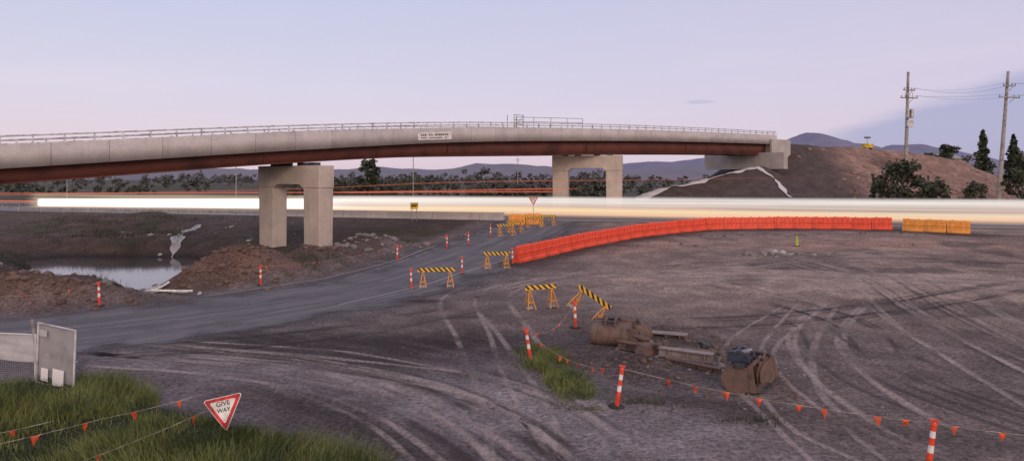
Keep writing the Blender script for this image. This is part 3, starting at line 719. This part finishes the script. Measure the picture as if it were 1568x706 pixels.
# ------------------------------------------------------------------ excavator buckets + steel
def bucket(name,loc,rot,w,s,tilt,hitch):
    e=empty(name,loc); e.rotation_euler=(tilt,0,rot); mb=MB()
    prof=[]
    for i in range(13):
        a_=math.radians(75+i*17.5); prof.append((.55*math.cos(a_)*s*1.05,.55*math.sin(a_)*s+.56*s))
    prof=[(.62*s,1.10*s)]+prof+[(.75*s,.16*s)]
    n_=len(prof); inn=[(p[0]*.93+.03*s,(p[1]-.56*s)*.92+.56*s) for p in prof]
    vs=[(x,p[0],p[1]) for x in (-w/2,w/2) for p in prof]+[(x,p[0],p[1]) for x in (-w/2,w/2) for p in inn]; fs=[]
    for i in range(n_-1):
        fs.append((i,i+1,n_+i+1,n_+i)); fs.append((2*n_+i,3*n_+i,3*n_+i+1,2*n_+i+1))
    for k in (0,n_-1): fs.append((k,n_+k,3*n_+k,2*n_+k))
    mb.add(vs,fs,RUSTB)
    for x in (-w/2,w/2):
        mb.poly_extrude(prof,x-.025,x+.025,lambda p,t:(t,p[0],p[1]),RUSTB)
        mb.poly_extrude([(.55*s,.1*s),(.8*s,.1*s),(.70*s,1.12*s),(.55*s,1.12*s)],x-.045,x+.045,lambda p,t:(t,p[0],p[1]),RUSTB)
    for k in (-.33,0,.33):
        for i in range(2,10): 
            a1,a2=prof[i],prof[i+1]; mb.tube((k*w,a1[0]*1.01,a1[1]),(k*w,a2[0]*1.01,a2[1]),.035*s,RUSTB,n=5)
    mb.box((0,.82*s,.15*s),(w*1.02,.26*s,.06*s),RUSTB)
    for k in range(5): mb.box((-w/2+.1+k*(w-.2)/4,1.02*s,.15*s),(.12,.26*s,.09*s),DSTEEL,top=(.7,.8))
    mb.box((0,.58*s,1.10*s),(w*1.01,.12*s,.12*s),RUSTB)
    hm=BLUE if hitch else RUSTB
    for x in (-.2,.2):
        mb.poly_extrude([(-.28*s,1.02*s),(-.2*s,1.42*s),(0.02*s,1.48*s),(.12*s,1.25*s),(.34*s,1.42*s),(.5*s,1.36*s),(.5*s,1.08*s)],x-.03,x+.03,lambda p,t:(t,p[0],p[1]),hm)
    for p in ((-.08,1.32),(.4,1.28)): mb.tube((-.34,p[0]*s,p[1]*s),(.34,p[0]*s,p[1]*s),.055,DSTEEL,n=10)
    if hitch:
        for x in (-.3,.3): mb.poly_extrude([(-.4*s,1.2*s),(-.35*s,1.6*s),(.1*s,1.7*s),(.5*s,1.55*s),(.55*s,1.25*s)],x-.05,x+.05,lambda p,t:(t,p[0],p[1]),BLUE)
        mb.box((0,.1*s,1.5*s),(.5,.5*s,.12),DSTEEL)
        for x in (-.14,.14): mb.tube((x,-.38*s,1.45*s),(x,.5*s,1.62*s),.055,STEEL)
        mb.tube((-.5,0,1.62*s),(.5,0,1.62*s),.05,DSTEEL); mb.tube((.15,.1,1.65*s),(.6,.5,1.25*s),.02,BLACKR,n=6); mb.tube((-.1,.1,1.7*s),(-.6,.3,1.3*s),.02,BLACKR,n=6)
        mb.box((-.55,.1,1.17*s),(.3,.4,.16),BLUE); mb.box((.58,.15,1.16*s),(.26,.35,.14),DSTEEL)
    mb.obj('bucket_shell',parent=e,bevel=.008)
    return e
bucket('excavator_bucket',(4.2,28.0,.0),-.35,1.55,.82,.25,False)
bucket('excavator_bucket',(5.5,28.2,-.02),.75,.8,.74,-.45,False)
bucket('excavator_bucket',(7.65,22.3,-.05),-2.15,1.2,.80,.06,True)
bucket('excavator_bucket',(8.55,22.9,-.05),-.9,.6,.78,.35,False)
def beams(name,items,mat):
    mb=MB()
    for A,B,w,h in items:
        A=Vector(A);B=Vector(B);d=B-A;L=d.length;q=d.to_track_quat('X','Z').to_matrix().to_4x4()
        c=(A+B)/2
        for dz in (-h/2,h/2): mb.box(c+q.to_3x3()@Vector((0,0,dz)),(L,w,.04),mat,M=q)
        mb.box(c,(L,.04,h-.05),mat,M=q)
        for t in (-.3,.05,.35): mb.box(c+q.to_3x3()@Vector((t*L,0,0)),(.03,w*.9,h-.05),mat,M=q)
    return mb.obj(name)
GREYST=simple('weathered_steel_plate',(.26,.225,.215),.75,2.5,.6,dark=(.10,.07,.06),bump=.4)
beams('steel_beam',[((5.6,25.4,.42),(7.4,24.5,.38),.32,.28)],GREYST)
beams('steel_beam',[((4.3,27.0,.30),(5.8,25.9,.22),.3,.26)],RUSTB)
beams('steel_beam',[((5.8,25.0,.16),(7.4,23.6,.14),.25,.22)],RUSTB)
beams('steel_beam',[((5.7,29.6,.12),(7.6,28.9,.12),.5,.18)],GREYST)
beams('steel_beam',[((6.6,26.6,.12),(7.9,25.9,.12),.4,.2)],RUSTB)
mb=MB(); mb.box((5.2,25.9,.3),(.7,.6,.5),RUSTB,.5,top=(.6,.9)); mb.tube((4.9,26.2,.45),(5.7,25.5,.62),.09,RUSTB); mb.tube((5.9,25.6,.2),(5.9,25.6,.75),.12,RUSTB); mb.box((5.55,26.3,.28),(.12,.9,.5),GREYST,.2)
mb.box((4.9,27.2,.5),(.1,.8,.7),RUSTB,.9,top=(1,.5)); mb.tube((4.7,27.5,.6),(5.5,26.6,.5),.11,RUSTB); mb.box((5.1,26.7,.25),(.6,.5,.3),RUSTB,.3,top=(.8,.5))
for k in range(9): mb.box((rng.uniform(4.6,8.2),rng.uniform(25.2,27.6),.12),(rng.uniform(.2,.6),rng.uniform(.08,.25),rng.uniform(.08,.22)),DSTEEL if k%3 else RUSTB,rng.uniform(0,3),top=(.9,.7))
mb.obj('ripper_attachment')
# ------------------------------------------------------------------ rocks / clods
def rocks(name,zones,mat):
    V=[];F=[];o=0
    bm=bmesh.new(); bmesh.ops.create_icosphere(bm,subdivisions=1,radius=1); bv=np.array([v.co[:] for v in bm.verts]); bf=np.array([[v.index for v in f.verts] for f in bm.faces]); bm.free()
    for cx,cy,rx,ry,n_,s0,s1 in zones:
        xx=rng.normal(cx,rx,n_);yy=rng.normal(cy,ry,n_);zz=height(xx,yy)
        for k in range(n_):
            s=s0+(s1-s0)*rng.random()**3.5
            v=bv*(1+.5*(rng.random((len(bv),1))-.5))*s*np.array([1+.5*rng.random(),.8+.4*rng.random(),.5+.3*rng.random()])
            a_=rng.random()*6.28; R=np.array([[math.cos(a_),-math.sin(a_),0],[math.sin(a_),math.cos(a_),0],[0,0,1]])
            V.append(v@R.T+np.array([xx[k],yy[k],zz[k]+s*.15])); F.append(bf+o); o+=len(bv)
    return npmesh(name,np.concatenate(V),np.concatenate(F),mat)
rocks('rock_rubble',[(-13,60.5,2.6,2.6,190,.05,.42),(-23.3,41.5,.8,1.0,26,.15,.55),(21.5,55.5,1.3,.8,60,.05,.35),(34,60,1.5,.5,14,.05,.2),(8.2,24.2,1.4,.8,50,.02,.12),(10.2,20.5,2.5,.5,60,.01,.06)],ROCK)
rocks('clay_clods',[(-19.5,45.3,2.8,1.8,300,.04,.26),(-27,37,3.6,1.4,260,.04,.26),(-15,53,1.6,2.2,130,.05,.26),(6.2,27.5,2.0,1.6,200,.02,.15),(5.0,24.6,1.7,1.2,130,.02,.11),(7.4,21.6,1.6,.5,90,.02,.1),(-42,49,6,3,150,.05,.3),(20,68.5,9,.8,120,.05,.2),(9,62,4,1.5,60,.05,.2)],CLAY)
PINK=simple('pink_shale',(.30,.20,.17),.95,2,.5,bump=.5)
rocks('shale_rubble',[(88,130,12,7,500,.1,.6),(78,125,6,7,160,.1,.45)],PINK)
rocks('dirt_gravel',[(12,35,12,9,500,.015,.07),(-2,24,6,5,400,.01,.04),(8,18,6,1.5,250,.008,.03)],ROCK)
rocks('pale_debris',[(21.5,55.2,1.5,.5,26,.06,.42),(-20.6,40.2,.9,.6,10,.1,.3),(-34,66,2,3,14,.1,.3),(-30,74,8,5,26,.1,.4)],GEO)
mb=MB(); P=resample([(-22.2,43.2,0),(-22.6,41.6,0),(-22.2,40.4,0),(-21.2,39.7,0),(-19.9,39.6,0),(-19.2,40.1,0)],.25)
for a_,b_ in zip(P[:-1],P[1:]): mb.tube((a_[0],a_[1],H(a_[0],a_[1])+.2),(b_[0],b_[1],H(b_[0],b_[1])+.2),.07,WHITE,n=6)
mb.obj('drain_hose')
mb=MB(); cx,cy=25.6,60.0; z=H(cx,cy); LIME=simple('lime_plastic',(.42,.52,.08),.5,4,.3)
mb.box((cx,cy,z+.03),(.45,.45,.06),BLACKR); mb.tube((cx,cy,z+.06),(cx,cy,z+.85),.17,LIME,.08,12); mb.tube((cx,cy,z+.85),(cx,cy,z+.95),.09,LIME,.05,10); mb.obj('marker_cone')
# ------------------------------------------------------------------ grass
def blades(name,n_,fx,h0,h1,w,mat):
    x,y,dens=fx(n_); n_=len(x); z=height(x,y); a_=rng.random(n_)*6.283; h=(h0+(h1-h0)*rng.random(n_)**1.6)*dens
    wx=fbm(x,y,2.5,91)-.5; wy=fbm(x,y,2.5,92)-.5
    lean=(rng.normal(0,.38,(n_,2))+np.stack([wx,wy],1)*1.6)*h[:,None]; dx=np.cos(a_)*w;dy=np.sin(a_)*w
    p0=np.stack([x-dx,y-dy,z-.03],1);p1=np.stack([x+dx,y+dy,z-.03],1)
    p2=np.stack([x+dx*.6+lean[:,0]*.4,y+dy*.6+lean[:,1]*.4,z+h*.6],1);p3=np.stack([x-dx*.6+lean[:,0]*.4,y-dy*.6+lean[:,1]*.4,z+h*.6],1)
    p4=np.stack([x+lean[:,0],y+lean[:,1],z+h],1)
    V=np.concatenate([p0,p1,p2,p3,p4]); i=np.arange(n_)
    F=np.concatenate([np.stack([i,i+n_,i+2*n_],1),np.stack([i,i+2*n_,i+3*n_],1),np.stack([i+3*n_,i+2*n_,i+4*n_],1)])
    return npmesh(name,V,F,mat)
def zoneA(n_):
    x=rng.uniform(-22,-1.5,n_);y=rng.uniform(12.5,23,n_)
    nn=fbm(x,y,1.6,71); k=(y<grassline(x)-.2+2.4*(nn-.5))&(rng.random(n_)<np.clip(3.6*(nn-.30),0.08,1))
    return x[k],y[k],.2+1.8*nn[k]**1.7
blades('verge_grass',150000,zoneA,.08,.55,.009,GRASSM)
def zoneB(n_):
    x=rng.normal(1.35,.45,n_)+0; y=rng.uniform(20,27.5,n_); x=x+ (24-y)*.3*(y<24.5)+.1*np.sin(y*3)
    nn=fbm(x,y,.8,72); k=(nn>.5)|(rng.random(n_)<.08); edge=np.clip((y-20)/3,0.2,1)
    return x[k],y[k],((.3+nn)*edge)[k]
blades('weed_grass',14000,zoneB,.06,.36,.011,GRASSM)
def zoneC(n_):
    cs=[(-42,75,6,2.5),(-50,84,8,3),(-18.5,49,2,1.2),(-16,51,1.5,1.5),(-30,56,3,3),(-47,60,4,3),(7,19.2,.5,.2),(3.4,20.6,1.0,.3)]
    c=np.array([cs[i] for i in rng.choice(len(cs),n_,p=[.24,.24,.08,.08,.1,.22,.01,.03])])
    x=rng.normal(c[:,0],c[:,2]);y=rng.normal(c[:,1],c[:,3]); k=fbm(x,y,1.5,73)>.5
    return x[k],y[k],np.where(y[k]<25,.3,1.)
blades('roadside_weeds',20000,zoneC,.15,.6,.02,FOL2)
# ------------------------------------------------------------------ trees
def leafcloud(cent,rad,cnt,size):
    Vs=[];
    for c,r in zip(cent,rad):
        n_=cnt; d=rng.normal(size=(n_,3)); d/=np.linalg.norm(d,axis=1)[:,None]; rr=rng.random(n_)**.45
        p=np.array(c)+d*rr[:,None]*np.array(r)
        a_=rng.normal(size=(n_,3));a_/=np.linalg.norm(a_,axis=1)[:,None]; b_=np.cross(a_,rng.normal(size=(n_,3)));b_/=np.linalg.norm(b_,axis=1)[:,None]
        s=size*(.5+rng.random((n_,1)))
        Vs.append(np.stack([p-a_*s,p+b_*s*.6,p+a_*s,p-b_*s*.6],1).reshape(-1,3))
    V=np.concatenate(Vs);F=np.arange(len(V)).reshape(-1,4); return V,F
def tree(name,x,y,h,w,mat,nc=26,cnt=60,size=.25,conifer=False,z=None,trunk=.25):
    z=H(x,y) if z is None else z; cent=[];rad=[];mb=MB()
    e=empty(name,(x,y,z)); mb.tube((0,0,-.3),(w*.02,0,h*.55),.028*h*.6+.05,BARK,.02*h*.4,8); mb.tube((w*.02,0,h*.55),(0,0,h*.95),.02*h*.4,BARK,.02,6)
    for k in range(nc):
        if conifer: t=(k+.5)/nc; zz=h*(.12+.86*t); R=w*.5*(1-t)**.8; a_=rng.random()*6.28; q=R*.6*rng.random(); c=(q*math.cos(a_),q*math.sin(a_),zz); r=(R*.75+.15,R*.75+.15,h*.055)
        else:
            t=rng.random(); zz=h*(trunk+(1-trunk)*t*.93); R=w*.5*math.sin(math.pi*(.18+.74*t))**.7; a_=rng.random()*6.28; q=R*math.sqrt(rng.random())*.85; c=(q*math.cos(a_),q*math.sin(a_),zz); rr=w*rng.uniform(.09,.19); r=(rr,rr,rr*.75)
            if k%2==0: mb.tube((0,0,zz*.6),c,.012*h,BARK,.01,5)
        cent.append(c);rad.append(r)
    mb.obj('trunk_and_limbs',parent=e)
    V,F=leafcloud(cent,rad,cnt,size); o=npmesh('crown',V,F,mat); o.parent=e
tree('shrub',52.5,90,6.4,7,FOL,44,60,.24,trunk=.02,z=2.9); tree('shrub',56.5,89,3.8,5,FOL,24,50,.2,trunk=.02,z=3.0); tree('shrub',49.6,90.5,3.6,3,FOL,18,50,.2,trunk=.02,z=3.0)
tree('shrub',64.5,93,2.2,5,FOL2,18,50,.18,trunk=0,z=4.0); tree('shrub',69.5,91,4.0,5,FOL2,24,50,.2,trunk=0,z=4.0)
for x,y,h,w,c in ((-44,206,13,8,False),(128,196,17,10,False),(134,190,15,9,True),(141,200,21,9,True),(150,196,15,12,False),(146,180,13,9,False),(137,172,10,8,False),(120,190,14,8,False),(152,175,15,9,True),(158,190,18,12,False),(131,170,9,8,False),(142,168,12,8,True),(154,205,20,10,True)):
    tree('conifer_tree' if c else 'broadleaf_tree',x,y,h,w,FOL,32,50,.5,c,z=0)
def tree_mass(name,n_,xr,yr,hr,mat,size,cnt=26,gap=.42):
    cent=[];rad=[]
    while len(cent)<n_*3:
        x=rng.uniform(*xr);y=rng.uniform(*yr)
        if fbm(np.array([x]),np.array([y]),60,81)[0]<gap: continue
        h=rng.uniform(*hr)*(.6+.8*float(vn(x,y,30,5)))
        for k in range(3):
            cent.append((x+rng.normal(0,h*.3),y,h*(.25+.25*k))); r=h*rng.uniform(.22,.4)*(1.1-.2*k); rad.append((r,r,r*.8))
    V,F=leafcloud(cent,rad,cnt,size); npmesh(name,V,F,mat)
tree_mass('tree_line',250,(-70,90),(190,330),(3.2,7),MIDF,.6,20,.46)
tree_mass('tree_line',60,(-260,-70),(200,330),(2.5,5),MIDF,.6,20,.5)
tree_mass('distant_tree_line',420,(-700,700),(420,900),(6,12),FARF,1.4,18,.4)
tree_mass('tree_line',120,(150,330),(190,330),(8,16),FOL,.8,26,.3)
# hills
def hills(name,y0,prof,x0,x1,mat,depth,seed):
    xs_=np.linspace(x0,x1,260); hts=np.interp(xs_,[p[0] for p in prof],[p[1] for p in prof])
    hts=hts*(.9+.25*(fbm(xs_,xs_*0+seed,400,seed)-.5))+min(14,depth*.02)*fbm(xs_,xs_*0,60,seed+1)*(hts>8)
    R=[];K=14
    for j in range(K+1):
        q=j/K; yy=y0+(q-.5)*depth; zz=hts*math.sin(math.pi*q)**1.2*(.8+.4*fbm(xs_,xs_*0+yy,250,seed+2) if j!=K//2 else 1) if 0<j<K else hts*0
        R.append(np.stack([xs_,xs_*0+yy,zz-2],1))
    n_=len(xs_);i=np.arange(n_-1);F=[np.stack([j*n_+i,j*n_+i+1,(j+1)*n_+i+1,(j+1)*n_+i],1) for j in range(K)]
    npmesh(name,np.concatenate(R),np.concatenate(F),mat,True)
HM=simple('hill_bush_hazed',(.165,.16,.205),.95,.01,.5,dark=(.13,.13,.17)); HM2=simple('hill_bush_far_hazed',(.17,.165,.26),.95,.01,.3,dark=(.14,.14,.225))  # bluish distance haze is painted into both hill colours
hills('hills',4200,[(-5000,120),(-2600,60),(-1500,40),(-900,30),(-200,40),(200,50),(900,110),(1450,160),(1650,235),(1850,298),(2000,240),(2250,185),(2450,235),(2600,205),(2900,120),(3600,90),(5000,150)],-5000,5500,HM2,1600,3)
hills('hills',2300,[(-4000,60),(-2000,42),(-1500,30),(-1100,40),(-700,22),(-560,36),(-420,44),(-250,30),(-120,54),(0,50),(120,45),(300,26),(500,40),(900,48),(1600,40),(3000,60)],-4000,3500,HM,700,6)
def house(x,y,z,w,d,h,rot):
    e=empty('house',(x,y,z)); e.rotation_euler=(0,0,rot); mb=MB(); mb.box((0,0,h/2),(w,d,h),WALL); mb.obj('walls',parent=e)
    mb=MB(); mb.poly_extrude([(-d/2-.5,h+.01),(d/2+.5,h+.01),(0,h+d*.28)],-w/2-.5,w/2+.5,lambda p,t:(t,p[0],p[1]),ROOF); mb.obj('roof',parent=e)
    mb=MB(); 
    for k in (-.3,0,.3): mb.box((k*w,-d/2-.02,h*.55),(w*.14,.06,h*.35),GLASS)
    mb.obj('windows',parent=e)
house(208,400,17.5,16,9,4,.1); house(228,410,17,13,9,4,-.2); house(252,390,14,16,10,4,.3)
hills('hill_rise',420,[(120,0),(170,12),(200,18),(240,16.5),(280,12),(340,4),(420,0)],110,430,simple('rise_grass',(.10,.10,.07),.95,.05,.5),140,11)
def masson(name,n_,xr,yr,base):
    cent=[];rad=[]
    for q in range(n_):
        x=rng.uniform(*xr);y=rng.uniform(*yr);r=rng.uniform(1.2,3); cent.append((x,y,base+r*.7)); rad.append((r,r,r))
    V,F=leafcloud(cent,rad,40,.7); npmesh(name,V,F,FOL)
masson('ridge_trees',40,(185,280),(385,420),16)
# ------------------------------------------------------------------ power poles
def ppole(x,y,ztop,arms,lean=0,tr=False):
    z0=H(x,y)-.5; e=empty('power_pole',(x,y,z0)); hh=ztop-z0; mb=MB()
    mb.tube((-lean,0,0),(0,0,hh),.32,POLE,.17,12); mb.obj('pole',parent=e)
    mb=MB(); at=[]
    for dz,w,a_ in arms:
        q=Matrix.Rotation(a_,4,'Z'); mb.box((0,-.2,hh-dz),(w,.14,.17),POLE,a_)
        for k in (-1,-.45,.45,1):
            p=q@Vector((k*w/2*.95,-.2,0)); mb.tube((p.x,p.y,hh-dz+.06),(p.x,p.y,hh-dz+.34),.06,DSTEEL,.04,8); at.append(Vector((x+p.x,y+p.y,z0+hh-dz+.36)))
        mb.tube((0,-.2,hh-dz-.7),(w*.3*math.cos(a_),-.2+w*.3*math.sin(a_),hh-dz),.03,DSTEEL,n=5)
    if tr:
        for k in (-.28,.3): mb.tube((k,-.35,hh-6.6),(k,-.35,hh-5.3),.26,STEEL,n=12)
        mb.box((0,-.3,hh-7.4),(.9,.5,.9),STEEL)
        for k in (-.5,.5): mb.tube((k,-.2,hh-3.6),(k,-.2,hh-2.9),.07,WHITE)
    mb.obj('crossarms',parent=e); return at
a1=ppole(56.4,95,22.0,[(3.7,2.6,.15),(2.6,2.0,.3)],.5,True)
a2=ppole(68.4,92,21.6,[(3.6,3.6,.25),(2.0,2.0,.2)],1.4)
wires=MB()
def wire(A,B,sag,r=.014):
    prev=None
    for i in range(17):
        t=i/16;p=Vector(A).lerp(Vector(B),t);p.z-=sag*4*t*(1-t)
        if prev is not None: wires.tube(prev,p,r,DSTEEL,n=4)
        prev=p
for k in (0,3,4,7): wire(a1[k],a2[k],.3+.1*k); wire(a2[k],a2[k]+Vector((60,-12,.5)),1.5)
wires.obj('power_lines')
for x,y,h in ((-29,196,16),(-62,150,11),(-120,180,12),(2,230,14),(19,240,15)):
    mb=MB(); mb.tube((x,y,-.2),(x,y,h),.16,POLE,.1); mb.box((x,y-.2,h-1),(2.0,.12,.15),POLE); mb.obj('power_pole')
mb=MB(); x,y=78,146.5; z=H(x,y)
mb.box((x,y,z+.8),(2.2,1.2,.9),YEL,.3); mb.tube((x-.7,y,z),(x-.7,y,z+.4),.3,BLACKR); mb.tube((x+.7,y,z),(x+.7,y,z+.4),.3,BLACKR)
mb.tube((x,y,z+1),(x,y,z+2.6),.07,STEEL); mb.box((x,y,z+2.6),(1.3,.2,.35),DSTEEL); mb.obj('light_tower')
# ------------------------------------------------------------------ world / sky
w=bpy.data.worlds.new('World'); scene.world=w; w.use_nodes=True; nt=w.node_tree; nt.nodes.clear(); n=N(nt)
out=n.node('ShaderNodeOutputWorld'); bg=n.node('ShaderNodeBackground'); nt.links.new(bg.outputs[0],out.inputs[0])
SE,SA=math.radians(9),math.radians(155)
sky=n.node('ShaderNodeTexSky',sky_type='NISHITA'); sky.sun_disc=False; sky.sun_elevation=SE; sky.sun_rotation=SA
tc=n.node('ShaderNodeTexCoord').outputs['Generated']; x,y,z=n.sep(tc)
col=n.ramp(z,[(0,(.64,.51,.62)),(.045,(.66,.54,.655)),(.12,(.62,.555,.70)),(.2,(.555,.545,.705)),(.3,(.49,.53,.69)),(1,(.32,.40,.60))])
col=n.mix(n.range(x,-.7,.75,0.,.5),col,(.60,.52,.69))
nz=n.noise(n.comb(n.math('MULTIPLY',x,2.),n.math('MULTIPLY',y,2.),n.math('MULTIPLY',z,14.)),1.3,5,.55)
col=n.mix(n.range(nz,.45,.75,0.,.28),col,(.71,.62,.73))
edge=n.math('ADD',z,n.math('MULTIPLY',n.math('SUBTRACT',nz,.5),.10))
slope=n.math('SUBTRACT',edge,n.math('MULTIPLY',n.math('SUBTRACT',x,.35),.38))
bank=n.math('MULTIPLY',n.range(slope,.0,.035,1.,0.),n.range(x,.34,.44))
col=n.mix(n.math('MULTIPLY',bank,.8),col,(.33,.34,.56))
dx=n.math('DIVIDE',n.math('SUBTRACT',x,.270),.022); dz=n.math('DIVIDE',n.math('SUBTRACT',z,.108),.0035)
rr=n.math('ADD',n.math('MULTIPLY',dx,dx),n.math('MULTIPLY',dz,dz)); rr=n.math('ADD',rr,n.math('MULTIPLY',n.noise(tc,60,3),1.2))
col=n.mix(n.range(rr,.7,1.8,.45,0.),col,(.38,.37,.56))
back=n.range(y,.2,-1.,0.,1.)
col=n.mix(back,col,(1.30,.98,.91))
sc_=n.node('ShaderNodeVectorMath',operation='SCALE'); nt.links.new(sky.outputs[0],sc_.inputs[0]); sc_.inputs['Scale'].default_value=.02
ad=n.node('ShaderNodeVectorMath',operation='ADD'); nt.links.new(col,ad.inputs[0]); nt.links.new(sc_.outputs[0],ad.inputs[1])
nt.links.new(ad.outputs[0],bg.inputs[0]); bg.inputs[1].default_value=1.0
sl=bpy.data.lights.new('sun','SUN'); sl.energy=.8; sl.angle=math.radians(16); sl.color=(1,.78,.64)
so=bpy.data.objects.new('sun',sl); COL.objects.link(so)
el=math.radians(20); az=SA; d=Vector((math.sin(az)*math.cos(el),math.cos(az)*math.cos(el),math.sin(el)))
so.rotation_euler=d.to_track_quat('Z','Y').to_euler()
cam=bpy.data.cameras.new('camera'); co=bpy.data.objects.new('camera',cam); COL.objects.link(co); scene.camera=co
co.location=(0,0,7); co.rotation_euler=(math.pi/2,0,0); cam.sensor_width=36; cam.lens=36*1022/1568; cam.shift_y=-81/1568; cam.clip_end=12000; cam.clip_start=.1
